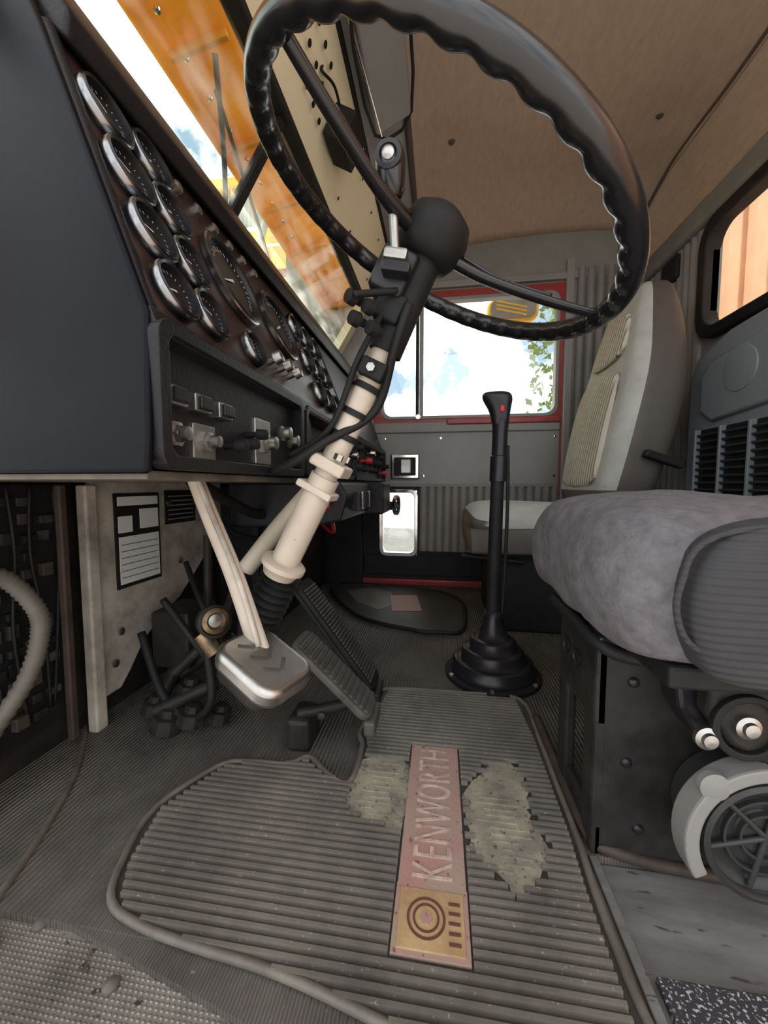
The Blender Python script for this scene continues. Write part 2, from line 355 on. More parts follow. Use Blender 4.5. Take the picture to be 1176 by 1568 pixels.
# ------------------------------------------------------------------ firewall (front wall)
wf=E('wall_front')
box('firewall_sheet',(-.83,.30,0),(-.80,2.12,1.17),darkdirty,wf,0)
prism('cream_kick_panel',[(.745,.56),(1.25,.56),(1.25,.42),(1.16,.33),(1.10,.28),(1.02,.22),(.95,.19),(.88,.15),(.83,.09),(.80,.06),(.745,.06)],'x',-.775,-.76,creamd,wf,.003)
box('post',(-.77,.716,0),(-.745,.745,.55),creamd,wf,.004)
box('post_b',(-.76,.66,.02),(-.745,.675,.55),rust,wf,.003)
box('centre_hump',(-.80,1.25,0),(-.62,2.05,.55),matb,wf,.03)
for (y,z) in [(.78,.13),(.80,.20),(.92,.20),(1.02,.33),(1.10,.50),(.98,.50),(.73,.20),(.73,.42)]:
    lathe('screw',(-.755,y,z),(1,0,0),[(0,.009),(.004,.009),(.006,.004),(.006,0)],steel,wf,12)
gr=E('fuse_and_wiring_panel')
box('core',(-.80,.34,.06),(-.785,.70,.55),matb,gr,0)
rnd=random.Random(9)
for i in range(13):
    for j in range(9):
        if rnd.random()<.25: continue
        y=.38+j*.033; z=.09+i*.035; d=rnd.uniform(.004,.016)
        box('fuse_block',(-.787,y,z),(-.787+d,y+rnd.uniform(.018,.028),z+rnd.uniform(.014,.028)),rnd.choice([corem,darkdirty,matb,corem]),gr,.002)
for k in range(7):
    y=.42+k*.042; tube('wire',[(-.775,y,.55),(-.768,y+rnd.uniform(-.02,.02),.42),(-.772,y+rnd.uniform(-.03,.03),.28),(-.775,y+rnd.uniform(-.03,.03),.10)],.003,matb,gr,6,k=5)
pl=E('data_plate')
box('plate_sheet',(-.76,.80,.30),(-.756,.945,.53),matb,pl,0)
box('plate_paper_low',(-.757,.808,.31),(-.7545,.938,.425),white,pl,0)
for k in range(6): box('plate_rule',(-.7546,.812,.325+k*.016),(-.7538,.934,.3265+k*.016),matb,pl,0)
box('plate_paper_top',(-.757,.808,.50),(-.7545,.938,.522),white,pl,0)
box('plate_mid',(-.757,.875,.44),(-.7545,.938,.49),white,pl,0)
box('plate_mid_b',(-.757,.808,.435),(-.7545,.85,.475),white,pl,0)
pl2=E('warning_label'); box('label_sheet',(-.76,.97,.44),(-.756,1.10,.535),matb,pl2,0)
for k in range(6): box('label_line',(-.7565,.98,.452+k*.013),(-.7548,1.09,.455+k*.013),greyl,pl2,0)
ho=E('corrugated_hose'); tube('hose_body',[(-.735,.49,.42),(-.72,.54,.39),(-.70,.568,.33),(-.70,.57,.28),(-.71,.55,.21),(-.735,.50,.12),(-.74,.46,.02)],.014,hose,ho,12,k=14,rib=.09)

# ------------------------------------------------------------------ dash
da=E('dashboard')
Yn,Yf=.365,2.06
bm=bmesh.new()
prof=[(-.30,.562),(-.298,.60),(-.30,.73),(-.43,1.05),(-.46,1.115),(-.50,1.155),(-.80,1.17),(-.80,.562)]
def yn(z): return .360+(z-.562)*.06
v0=[bm.verts.new((x,yn(z),z)) for x,z in prof]; v1=[bm.verts.new((x,yn(z)+.010,z)) for x,z in prof]
bm.faces.new(v0); bm.faces.new(v1[::-1])
for i in range(len(prof)): j=(i+1)%len(prof); bm.faces.new((v0[i],v0[j],v1[j],v1[i]))
fin('end_panel',bm,navy,da,'a',.005,4)
prism('dash_body',[(-.325,.568),(-.325,.73),(-.45,1.06),(-.49,1.11),(-.79,1.15),(-.79,.568)],'y',.405,Yf,blackgr,da,0)
prism('brow',[(-.415,1.045),(-.41,1.075),(-.455,1.15),(-.51,1.18),(-.80,1.20),(-.80,1.15),(-.50,1.13),(-.44,1.06)],'y',.405,Yf,blackgr,da,.006,True,3)
box('underside_flange',(-.80,.372,.556),(-.31,Yf,.566),flange,da,.002)
box('lower_face_left',(-.325,.372,.575),(-.308,.90,.72),blackgr,da,.003)
def pframe(name,y0,y1,z0,z1,t,x0,x1,mat):
    o=rrect(y1-y0,z1-z0,.02); i_=rrect(y1-y0-2*t,z1-z0-2*t,.012); c=((y0+y1)/2,(z0+z1)/2)
    annulus(name,[(a+c[0],b+c[1]) for a,b in o],[(a+c[0],b+c[1]) for a,b in i_],'x',x0,x1,mat,da,.002)
pframe('switch_frame',.370,.80,.567,.728,.016,-.31,-.288,blackgr)
pframe('panel_frame_far',.82,1.30,.567,.728,.014,-.31,-.290,blackgr)
pframe('panel_frame_passenger',1.32,2.05,.567,.728,.014,-.31,-.290,blackgr)
P0=Vector((-.312,0,.735)); up_=Vector((-.13,0,.33)).normalized(); nrm=Vector((up_.z,0,-up_.x)).normalized()
def gp(y,s,o=0): return P0+up_*s+nrm*o+Vector((0,y,0))
def slab(bm,y0,y1,s0,s1,o0,o1):
    vs=[bm.verts.new(gp(y,s,o)) for o in (o0,o1) for y,s in ((y0,s0),(y1,s0),(y1,s1),(y0,s1))]
    for f in ((0,1,2,3),(7,6,5,4),(0,4,5,1),(1,5,6,2),(2,6,7,3),(3,7,4,0)): bm.faces.new([vs[k] for k in f])
bm=bmesh.new(); slab(bm,.4015,1.30,.0,.345,-.02,.004); fin('gauge_board',bm,wood,da,False,.002)
bm=bmesh.new(); slab(bm,1.31,2.04,.0,.345,-.02,.006); fin('passenger_board',bm,blackgr,da,False,.003)
bm=bmesh.new(); slab(bm,.374,2.04,-.03,.0,-.02,.012); fin('panel_break_edge',bm,blackgr,da,False,.004)
bm=bmesh.new()   # bead that follows the board's near edge
tube('board_edge_bead',[gp(.384+.02*k/4,.345*k/4,.002) for k in range(5)],.009,blackgr,da,10); bm.free()
def gauge(y,s,r,needle=0.6,ticks=16):
    g=gp(y,s,0)
    lathe('gauge_body',g,nrm,[(-.01,r*.98),(.010,r*.98)],matb,da,40)
    lathe('gauge_bezel',g,nrm,[(.004,r*1.06),(.016,r*1.06),(.021,r*1.0),(.019,r*.92),(.010,r*.88),(.004,r*.88)],blackpl,da,40,ring=True)
    lathe('gauge_metal_ring',g,nrm,[(.008,r*1.09),(.0165,r*1.085),(.0185,r*1.04),(.0170,r*1.03),(.008,r*1.03)],gunm,da,40,ring=True)
    lathe('gauge_face',g,nrm,[(.0085,r*.89),(.0115,r*.89)],gface,da,40)
    bm=bmesh.new(); side=Vector((0,1,0))
    for i in range(ticks):
        a=math.radians(-130+260*i/(ticks-1)); dr=up_*math.cos(a)+side*math.sin(a); tg=up_*-math.sin(a)+side*math.cos(a)
        c0=g+nrm*.0122+dr*r*.66; c1=g+nrm*.0122+dr*r*.78; w_=r*.014
        bm.faces.new([bm.verts.new(c0-tg*w_),bm.verts.new(c0+tg*w_),bm.verts.new(c1+tg*w_),bm.verts.new(c1-tg*w_)])
    a=needle; dr=up_*math.cos(a)+side*math.sin(a); tg=up_*-math.sin(a)+side*math.cos(a)
    c0=g+nrm*.0135; c1=c0+dr*r*.65
    bm.faces.new([bm.verts.new(c0-tg*r*.04),bm.verts.new(c0+tg*r*.04),bm.verts.new(c1+tg*r*.01),bm.verts.new(c1-tg*r*.01)])
    fin('gauge_marks',bm,white,da)
for k,s in enumerate((.046,.122,.198,.274)):
    gauge(.440,s,.0325,-1.8+k*.3); gauge(.514,s+.004,.0325,-1.2-k*.3)
gauge(.665,.185,.072,-2.0,24); gauge(.865,.185,.072,-2.1,24); gauge(.635,.045,.028,0)
for k in range(3):
    for j in range(3): gauge(1.02+j*.085,.06+k*.095,.033,-1+k)
for k in range(6):
    lathe('telltale',gp(.585+k*.05,.30,.004),nrm,[(0,.009),(.008,.009),(.011,.005),(.011,0)],steel,da,16)
for k in range(3): lathe('panel_knob',gp(.76+.05*(k-1),.05,.004),nrm,[(0,.006),(.015,.006),(.016,.013),(.03,.011),(.033,0)],steel,da,20)
def knob(y,z,r=.012,l=.03,mat=matb,x=-.31):
    lathe('knob',(x,y,z),(1,0,0),[(0,r*.6),(l*.5,r*.5),(l*.55,r),(l*.95,r*.9),(l,r*.5),(l,0)],mat,da,20)
def nut(y,z,r=.016,x=-.31): lathe('nut',(x,y,z),(1,0,0),[(0,r),(.006,r),(.007,r*.7),(.012,r*.65)],steel,da,6)
for k,y in enumerate((.412,.460,.512)):
    box('rocker_frame',(-.31,y-.017,.642),(-.298,y+.017,.664),steel,da,.002); box('rocker',(-.30,y-.013,.645),(-.292,y+.013,.661),blackpl,da,.002)
nut(.415,.610); knob(.415,.610,.009,.022,steel)
box('knob_plate',(-.312,.442,.580),(-.302,.489,.628),steel,da,.002); nut(.465,.606,.014,-.302); knob(.465,.606,.008,.022,steel,-.302)
for y,z in ((.52,.606),(.555,.612),(.585,.63)): knob(y,z,.009,.038,matb)
box('ignition_plate',(-.312,.605,.585),(-.302,.662,.662),steel,da,.002); nut(.635,.622,.018,-.302); knob(.635,.622,.012,.024,steel,-.302)
nut(.72,.65); knob(.72,.65,.013,.024,steel); nut(.76,.64); knob(.76,.64,.012,.024,steel)
for k in range(14):
    y=.90+k*.085; z=.61+(k%3)*.035
    knob(y,z,.012,.045,redpl if k%5==2 else (chrome if k%4==0 else matb))
for k in range(5): lathe('vent_ring',(-.31,1.42+k*.13,.665),(1,0,0),[(0,.032),(.008,.03),(.008,.022),(.0,.02)],matb,da,24,ring=True)
prism('console_shell',[(-.60,.558),(-.27,.558),(-.25,.52),(-.27,.45),(-.36,.43),(-.60,.43)],'y',1.02,1.95,blackgr,da,.008)
for k in range(4): box('console_switch',(-.262,1.12+k*.06,.475),(-.240,1.15+k*.06,.53),chrome if k%2 else blackpl,da,.002)
box('console_block',(-.30,1.42,.44),(-.21,1.62,.56),blackgr,da,.008)
lathe('cup_ring',(-.20,1.72,.46),(1,-.2,0),[(0,.045),(.012,.045),(.014,.035),(-.002,.035)],chrome,da,32,ring=True); box('cup_bracket',(-.25,1.68,.44),(-.195,1.76,.475),matb,da,.004)
tube('red_air_hose',[(-.30,1.0,.50),(-.34,1.2,.40),(-.42,1.3,.42),(-.5,1.25,.5)],.006,redpl,da)
tube('under_dash_loom',[(-.55,.8,.56),(-.5,1.0,.47),(-.48,1.2,.48),(-.5,1.5,.42),(-.5,1.8,.5)],.014,matb,da)
tube('under_dash_loom_b',[(-.6,.85,.56),(-.58,1.0,.42),(-.52,1.15,.38),(-.5,1.3,.42)],.009,matb,da)

# ------------------------------------------------------------------ steering wheel with its column
WC=Vector((-.007,.614,.936)); WN=Vector((math.sin(.482),math.sin(-.038),math.cos(.482))).normalized()
e1=Vector((0,1,0)).cross(WN).normalized(); e2=WN.cross(e1)
sw=E('steering_wheel')
bm=bmesh.new(); NR,NM=480,20; R0=.28; r0=.0155; rings=[]
for i in range(NR):
    t=2*math.pi*i/NR; rad=e1*math.cos(t)+e2*math.sin(t); ring=[]
    sc=.5+.5*math.cos(t*42)
    for j in range(NM):
        a=2*math.pi*j/NM
        inn=max(0,math.cos(a-math.radians(215)))
        rr=r0*(1.02-.26*inn*(1-sc)**1.5)
        ring.append(bm.verts.new(WC+rad*(R0+rr*math.cos(a))+WN*rr*math.sin(a)*1.05))
    rings.append(ring)
for i in range(NR):
    A,B=rings[i],rings[(i+1)%NR]
    for j in range(NM): bm.faces.new((A[j],A[(j+1)%NM],B[(j+1)%NM],B[j]))
fin('rim',bm,glossb,sw,True)
for k,t in enumerate((8,120,231)):
    t=math.radians(t); d=e1*math.cos(t)+e2*math.sin(t)
    tube('spoke_%d'%k,[WC+d*.03-WN*.03,WC+d*.10-WN*.030,WC+d*.20-WN*.015,WC+d*.272],lambda u:.0115-.003*u,glossb,sw,14,flat=.7)
    tube('spoke_ridge_%d'%k,[WC+d*.05-WN*.018,WC+d*.12-WN*.020,WC+d*.20-WN*.006],.003,glossb,sw,8)
lathe('hub',WC-WN*.055,WN,[(0,.022),(.004,.040),(.02,.050),(.045,.053),(.065,.047),(.078,.03),(.082,.012),(.082,0)],matb,sw,40,True)
sc_=sw
CO=Vector((.010,0,.0))
def cp(d,o=0): return WC-WN*d+CO*min(1,d/.2)
cyl('upper_jacket',cp(.05),cp(.20),.027,matb,sc_)
cyl('column_tube',cp(.16),cp(.50),.0205,cream,sc_)
cyl('column_lower',cp(.42),cp(.60),.025,cream,sc_)
lathe('column_flange',cp(.585),-WN,[(0,.034),(.004,.040),(.012,.040),(.016,.034),(.03,.028)],cream,sc_,28)
ax=-WN
prof=[]
for k in range(9): prof+= [(k*.014,.027),(k*.014+.007,.037)]
lathe('bellows_boot',cp(.61)+Vector((0,.02,0)),ax,prof,matb,sc_,28)
for d in (.22,.255,.30,.34): lathe('clamp',cp(d),ax,[(0,.0235),(.010,.0235)],matb,sc_,24)
box('clamp_block',tuple(cp(.235)+Vector((-.02,-.034,-.014))),tuple(cp(.235)+Vector((.022,-.012,.014))),matb,sc_,.004,rot=Matrix.Rotation(.48,3,'Y'))
lathe('clamp_bolt',cp(.235)+Vector((0,-.034,0)),(0,-1,0),[(0,.007),(.006,.007),(.007,0)],steel,sc_,6)
box('column_bracket',tuple(cp(.40)+Vector((-.028,-.032,-.010))),tuple(cp(.40)+Vector((.032,.032,.010))),cream,sc_,.004,rot=Matrix.Rotation(.5,3,'Y'))
box('column_bracket_flat',tuple(cp(.445)+Vector((-.034,-.028,-.006))),tuple(cp(.445)+Vector((.030,.028,.006))),cream,sc_,.003,rot=Matrix.Rotation(.5,3,'Y'))
for s in (-1,1):
    lathe('bracket_bolt',cp(.40)+Vector((.018,s*.024,.008)),(.5,0,1),[(0,.008),(.010,.008),(.011,0)],steel,sc_,6)
HC=Vector((-.022,0,.018))
box('switch_housing',tuple(cp(.10)+HC+Vector((-.030,-.04,-.035))),tuple(cp(.10)+HC+Vector((.028,.035,.035))),blackpl,sc_,.010,rot=Matrix.Rotation(.48,3,'Y'),smooth=True,seg=3)
box('housing_lower',tuple(cp(.145)+HC*.5+Vector((-.022,-.035,-.022))),tuple(cp(.145)+HC*.5+Vector((.022,.02,.022))),matb,sc_,.006,rot=Matrix.Rotation(.48,3,'Y'),smooth=True,seg=3)
s0=cp(.07)+Vector((-.03,-.055,0))
box('housing_clamp',tuple(s0+Vector((-.016,-.010,-.010))),tuple(s0+Vector((.018,.02,.006))),steel,sc_,.004,rot=Matrix.Rotation(.2,3,'Y'))
box('housing_clamp_low',tuple(s0+Vector((-.020,-.008,-.026))),tuple(s0+Vector((.022,.02,-.010))),blackpl,sc_,.004,rot=Matrix.Rotation(.2,3,'Y'))
cyl('valve_stalk',s0,s0+Vector((-.004,-.005,.085)),.0065,steel,sc_)
lathe('valve_head',s0+Vector((-.004,-.005,.070)),(-.05,-.1,1),[(0,.012),(.010,.018),(.030,.020),(.05,.022),(.062,.018),(.066,.010),(.066,.0)],glossb,sc_,28)
lathe('valve_collar',s0+Vector((-.006,-.022,.112)),(-.05,-1,-.1),[(0,.017),(.008,.018),(.009,.012),(.004,.011)],blackpl,sc_,24,ring=True)
lathe('valve_button',s0+Vector((-.006,-.026,.112)),(-.05,-1,-.1),[(0,.008),(.005,.008),(.007,.004),(.007,0)],steel,sc_,20)
tube('signal_lever',[s0+Vector((0,.02,-.04)),s0+Vector((-.03,0,-.05)),s0+Vector((-.055,-.02,-.06))],.005,matb,sc_)
for dx,dz in ((-.035,-.06),(-.055,-.075),(-.03,-.09),(-.06,-.045)): lathe('small_knob',cp(.12)+Vector((dx,-.05,dz+.03)),(-.6,-.8,.1),[(0,.006),(.012,.006),(.013,.011),(.025,.010),(.026,0)],matb,sc_,16)
tube('loom',[cp(.10)+Vector((.0,-.03,-.03)),cp(.2)+Vector((.02,-.03,0)),cp(.3)+Vector((.03,.0,0)),cp(.36)+Vector((-.02,-.03,0)),cp(.40)+Vector((-.07,-.02,0)),cp(.42)+Vector((-.12,.02,.01))],.007,matb,sc_)
tube('loom_b',[cp(.12)+Vector((-.03,-.03,-.02)),cp(.22)+Vector((-.03,-.025,0)),cp(.32)+Vector((-.03,-.02,-.01)),cp(.38)+Vector((-.08,.0,.0))],.005,matb,sc_)
tube('support_strut',[cp(.42)+Vector((-.02,.06,0)),cp(.52)+Vector((-.06,.06,0)),cp(.62)+Vector((-.09,.06,0))],.018,cream,sc_)

# ------------------------------------------------------------------ pedals
def pad(name,c,lx,wy,th,ang,mat,par,yaw=0,ribs=0,ribmat=None,taper=0,along='y'):
    rot=Matrix.Rotation(yaw,3,'Z')@Matrix.Rotation(ang,3,'Y')
    c=Vector(c); bm=bmesh.new(); pts=rrect(lx,wy,min(lx,wy)*.28,6)
    pts=[(x,y*(1-taper*(x/lx+.5))) for x,y in pts]
    A=[bm.verts.new(c+rot@Vector((x,y,-th/2))) for x,y in pts];B=[bm.verts.new(c+rot@Vector((x,y,th/2))) for x,y in pts]
    bm.faces.new(A);bm.faces.new(B[::-1])
    for i in range(len(pts)): j=(i+1)%len(pts); bm.faces.new((A[i],A[j],B[j],B[i]))
    o=fin(name,bm,mat,par,'a',th*.3,4)
    if ribs:
        bm=bmesh.new()
        for k in range(ribs):
            x=-lx*.42+lx*.84*k/(ribs-1); hw=wy*.40*(1-taper*(x/lx+.5))
            vs=[bm.verts.new(c+rot@Vector(q)) for q in ((x-lx*.3/ribs,-hw,th/2),(x+lx*.3/ribs,-hw,th/2),(x+lx*.3/ribs,hw,th/2),(x-lx*.3/ribs,hw,th/2),(x-lx*.2/ribs,-hw,th/2+.004),(x+lx*.2/ribs,-hw,th/2+.004),(x+lx*.2/ribs,hw,th/2+.004),(x-lx*.2/ribs,hw,th/2+.004))]
            for f in ((4,5,6,7),(0,1,5,4),(1,2,6,5),(2,3,7,6),(3,0,4,7)): bm.faces.new([vs[q] for q in f])
        fin(name+'_grip',bm,ribmat or mat,par)
    return o
cl=E('clutch_pedal')
tube('pedal_arm',[(-.41,.60,.56),(-.385,.598,.50),(-.34,.592,.40),(-.305,.585,.31),(-.290,.578,.275)],lambda u:.015+.004*u,cream,cl,12,flat=.55)
tube('pedal_arm_rib',[(-.395,.585,.56),(-.37,.583,.50),(-.325,.577,.40),(-.288,.570,.29)],.005,creamd,cl,8)
pad('pad',(-.275,.56,.264),.135,.11,.034,.42,steel,cl,yaw=-.35)
pad('pad_skirt',(-.288,.56,.245),.11,.09,.03,.42,darkdirty,cl,yaw=-.35)
RT=Matrix.Rotation(-.35,3,'Z')@Matrix.Rotation(.42,3,'Y')
for k in range(3):
    for s in (-1,1):
        c=Vector((-.275,.56,.264))+RT@Vector((-.035+k*.03,s*.012,.0172))
        box('pad_mark',tuple(c-Vector((.003,.013,.0008))),tuple(c+Vector((.003,.013,.0008))),pedalm,cl,.0,rot=RT@Matrix.Rotation(s*.7,3,'Z'))
br=E('brake_pedal')
pad('pad',(-.213,.75,.160),.215,.09,.016,.75,pedalm,br,ribs=14,ribmat=pedalm)
box('pad_hinge',(-.145,.71,.055),(-.122,.79,.085),pedalm,br,.005)
tube('pedal_arm',[(-.18,.75,.10),(-.23,.747,.085),(-.29,.745,.07)],.012,darkdirty,br)
lathe('pivot_bolt',(-.225,.70,.10),(0,-1,0),[(0,.008),(.006,.008),(.008,.004),(.009,0)],darkdirty,br,16)
box('pedal_foot',(-.31,.72,0),(-.26,.80,.07),darkdirty,br,.01)
ac=E('accelerator_pedal')
pad('pad',(-.258,.95,.168),.33,.095,.014,.93,matb,ac,ribs=30,ribmat=pedalm)
pad('pad_back',(-.265,.95,.160),.335,.102,.010,.93,matb,ac)
box('heel_hinge',(-.195,.91,.0),(-.145,.99,.03),darkdirty,ac,.004)
lk=E('pedal_linkage')
for a,b,r_ in [((-.62,.74,.05),(-.50,.78,.10),.014),((-.66,.85,.06),(-.52,.9,.16),.014),((-.60,.78,.12),(-.50,.82,.22),.012),((-.50,.80,.20),(-.50,.9,.33),.012),((-.58,.88,.2),(-.60,.92,.42),.010),((-.66,.80,.03),(-.62,.95,.25),.016)]:
    cyl('link_rod',a,b,r_,darkdirty,lk)
lathe('pivot_ring',(-.46,.72,.27),(.7,-.7,.2),[(0,.026),(.014,.026),(.018,.018),(.004,.012)],brass,lk,24,ring=True)
lathe('pivot_pin',(-.46,.72,.27),(.7,-.7,.2),[(0,.014),(.008,.013),(.010,0)],steel,lk,20)
lathe('pivot_ring_outer',(-.465,.728,.265),(.7,-.7,.2),[(-.02,.034),(.006,.034),(.008,.028),(-.02,.028)],darkdirty,lk,24,ring=True)
cyl('brass_fitting',(-.49,.72,.24),(-.46,.72,.20),.016,brass,lk)
tube('air_line',[(-.60,.75,.3),(-.52,.75,.2),(-.48,.77,.14),(-.44,.78,.2),(-.45,.80,.34)],.008,matb,lk)
tube('air_line_b',[(-.65,.9,.35),(-.57,.85,.25),(-.50,.86,.12),(-.45,.88,.08)],.007,matb,lk)
tube('air_line_c',[(-.70,.8,.2),(-.62,.76,.08),(-.54,.74,.04),(-.48,.73,.09),(-.5,.75,.2)],.009,matb,lk)
box('linkage_bracket',(-.70,.83,.10),(-.60,.95,.24),darkdirty,lk,.006)
for q in ((-.60,.74,.03,.034),(-.54,.74,.05,.03),(-.49,.77,.04,.026),(-.57,.78,.09,.028),(-.66,.78,.04,.03)):
    lathe('linkage_casting',(q[0],q[1],max(0,q[2]-q[3])),(.2,.1,1),[(0,q[3]*.5),(q[3]*.3,q[3]),(q[3]*1.2,q[3]*.95),(q[3]*1.25,q[3]*.6),(q[3]*1.7,q[3]*.55),(q[3]*1.75,q[3]*.2)],darkdirty,lk,8)

# ------------------------------------------------------------------ gear lever
gl=E('gear_lever')
lathe('base_plate',(.155,1.12,0),(0,0,1),[(0,.135),(.010,.135),(.014,.128),(.014,0)],matb,gl,48)
prof=[(.012,.118),(.020,.118),(.045,.112),(.050,.100),(.048,.090),(.075,.088),(.082,.078),(.080,.068),(.105,.064),(.112,.054),(.110,.046),(.140,.036),(.150,.030),(.16,.027),(.19,.024)]
lathe('bellows_boot',(.155,1.12,0),(0.0,0,1),prof,blackpl,gl,48,True)
for k in range(6):
    a=k*math.pi/3+.4; lathe('base_bolt',(.155+.128*math.cos(a),1.12+.128*math.sin(a),.012),(0,0,1),[(0,.007),(.006,.007),(.007,0)],steel,gl,6)
tube('lever_shaft',[(.153,1.12,.12),(.155,1.12,.30),(.158,1.12,.50),(.162,1.12,.66)],lambda u:.0205-.003*u,matb,gl,20)
lathe('sleeve',(.161,1.12,.56),(.02,0,1),[(0,.024),(.07,.024),(.072,.021),(.13,.021),(.19,.024)],blackpl,gl,24)
rg=[]
for z,cx,hx,hy in ((.70,.163,.022,.022),(.74,.163,.025,.024),(.765,.160,.031,.027),(.785,.155,.041,.029),(.80,.152,.041,.027),(.808,.150,.031,.018)):
    rg.append([(cx+hx*math.copysign(abs(math.cos(a))**.7,math.cos(a)),1.12+hy*math.copysign(abs(math.sin(a))**.7,math.sin(a)),z) for a in [2*math.pi*i/20 for i in range(20)]])
loft('grip_head',rg,[blackpl],lambda a,b:0,gl)
box('splitter_button',(.158,1.089,.748),(.170,1.098,.766),redpl,gl,.003)
tube('air_tube',[(.185,1.12,.66),(.188,1.12,.5),(.184,1.12,.3),(.178,1.12,.14)],.005,matb,gl)

# ------------------------------------------------------------------ driver seat (cushion, riser, suspension)
ds=E('truck_seat')
def seatcush(name,xf,xb,y0,y1,zb,zt,mats,par,sidefn,nf=14):
    rings=[]; ny=11
    for k in range(ny):
        u=k/(ny-1); y=y0+(y1-y0)*u; e=1-abs(2*u-1)**6; e2_=1-abs(2*u-1)**3
        f=xf+.03*(1-e); t=zt-.03*(1-e)+.012*e2_; b=zb+.02*(1-e)
        pr=[(xb,b),(f+.05,b),(f+.015,b+.012),(f,b+.05),(f-.005,(b+t)/2),(f+.008,t-.035),(f+.035,t-.012),(f+.09,t),(f+.25,t-.004),(xb-.1,t-.01),(xb,t-.012),(xb,(b+t)/2)]
        rings.append([(x,y,z) for x,z in pr])
    return loft(name,rings,mats,sidefn,par,2)
o=seatcush('cushion',.185,.85,.410,.89,.345,.528,[velD,velS],ds,lambda a,b:0)
tx=bpy.data.textures.new('lumps','CLOUDS'); tx.noise_scale=.12
dm=o.modifiers.new('d','DISPLACE'); dm.texture=tx; dm.strength=.020; dm.mid_level=.5; dm.texture_coords='LOCAL'
seatcush('side_bolster',.238,.85,.380,.45,.352,.512,[velS,velD],ds,lambda a,b:0)
tube('piping',[(.30,.402,.375),(.236,.395,.40),(.226,.395,.455),(.272,.397,.508),(.5,.402,.518),(.8,.41,.518)],.003,velS,ds)
prism('pan',[(.24,.335),(.24,.36),(.85,.36),(.85,.335)],'y',.43,.87,matb,ds,.004)
prism('backrest',[(.79,.50),(.86,.50),(.885,1.0),(.93,1.24),(.88,1.26),(.84,1.1),(.80,.8)],'y',.44,.88,velS,ds,.02,True,4)
sb=ds
box('riser_side',(.235,.575,.0),(.80,.60,.33),darkdirty,sb,.006)
box('riser_front_top',(.225,.575,.20),(.245,.74,.33),darkdirty,sb,.005)
box('riser_front_low',(.228,.575,.0),(.243,.74,.05),darkdirty,sb,.005)
box('riser_front_post',(.226,.575,.0),(.244,.62,.33),darkdirty,sb,.005)
box('riser_front_postb',(.226,.70,.0),(.244,.745,.33),darkdirty,sb,.005)
box('riser_inside',(.40,.60,.0),(.79,.74,.32),matb,sb,.0)
for y,z in ((.65,.27),(.70,.27)):
    lathe('slot',(.224,y,z),(-1,0,0),[(0,.014),(.002,.014),(.0025,.011),(.001,.010)],blackpl,sb,20)
box('top_rail',(.215,.545,.325),(.80,.60,.345),blackpl,sb,.006)
tube('adjust_handle',[(.20,.70,.35),(.205,.62,.345),(.215,.56,.335),(.24,.535,.325),(.30,.53,.32)],.009,matb,sb)
P=[(.325,.305),(.35,.318),(.42,.30),(.80,.30),(.80,.205),(.46,.20),(.40,.205),(.35,.235),(.325,.27)]
prism('suspension_arm',P,'y',.50,.53,darkdirty,sb,.008,'a',3)
annulus('arm_ring',[(a+.365,b+.262) for a,b in rrect(.08,.08,.0395,8)],[(a+.365,b+.262) for a,b in rrect(.062,.062,.0305,8)],'y',.492,.502,matb,sb,.002)
P=[(.30,.325),(.34,.33),(.37,.30),(.36,.24),(.33,.225),(.31,.26)]
prism('arm_bracket',P,'y',.53,.572,blackpl,sb,.006)
for x,z in ((.365,.262),(.322,.245),(.60,.26)):
    lathe('pivot_bolt',(x,.50,z),(0,-1,0),[(0,.014),(.006,.014),(.008,.009),(.012,.008),(.013,0)],steel,sb,24)
for x,z in ((.275,.27),(.27,.15),(.29,.05)): lathe('rivet',(x,.575,z),(0,-1,0),[(0,.008),(.003,.007),(.005,.004),(.005,0)],blackpl,sb,16)
rw=ds
c=Vector((.40,.50,.118))
lathe('belt_reel_drum',c+Vector((0,.070,0)),(0,-1,0),[(0,.072),(.058,.076),(.064,.070),(.060,.064),(.056,.060),(.056,.03),(.060,.026),(.060,0)],reelm,rw,48)
lathe('reel_rim',c,(0,-1,0),[(0,.076),(.006,.076),(.008,.070),(.004,.067),(.0,.067)],reelm,rw,48,ring=True)
for k in range(3):
    a=k*math.pi/3+.3; d=Vector((math.cos(a),0,math.sin(a)))*.066; cyl('reel_rib',c+d+Vector((0,.006,0)),c-d+Vector((0,.006,0)),.0035,reelm,rw)
for rr_ in (.048,.030): lathe('reel_ring',c+Vector((0,.010,0)),(0,-1,0),[(0,rr_),(.006,rr_),(.006,rr_-.003),(0,rr_-.003)],reelm,rw,40,ring=True)
oo=[];ii=[]
for k in range(17):
    a=math.radians(95+k*7.2); oo.append((c.x+.100*math.cos(a),c.z+.100*math.sin(a))); ii.append((c.x+.083*math.cos(a),c.z+.083*math.sin(a)))
prism('reel_guard',oo+ii[::-1],'y',.488,.520,greyl,rw,.003)
lathe('guard_bolt',(c.x-.070,.497,c.z+.070),(0,-1,0),[(0,.017),(.008,.017),(.010,.009),(.010,0)],greyl,rw,20)
tube('guard_lug',[(c.x-.020,.50,c.z+.088),(c.x+.03,.50,c.z+.080),(c.x+.08,.50,c.z+.082)],.009,greyl,rw,10)

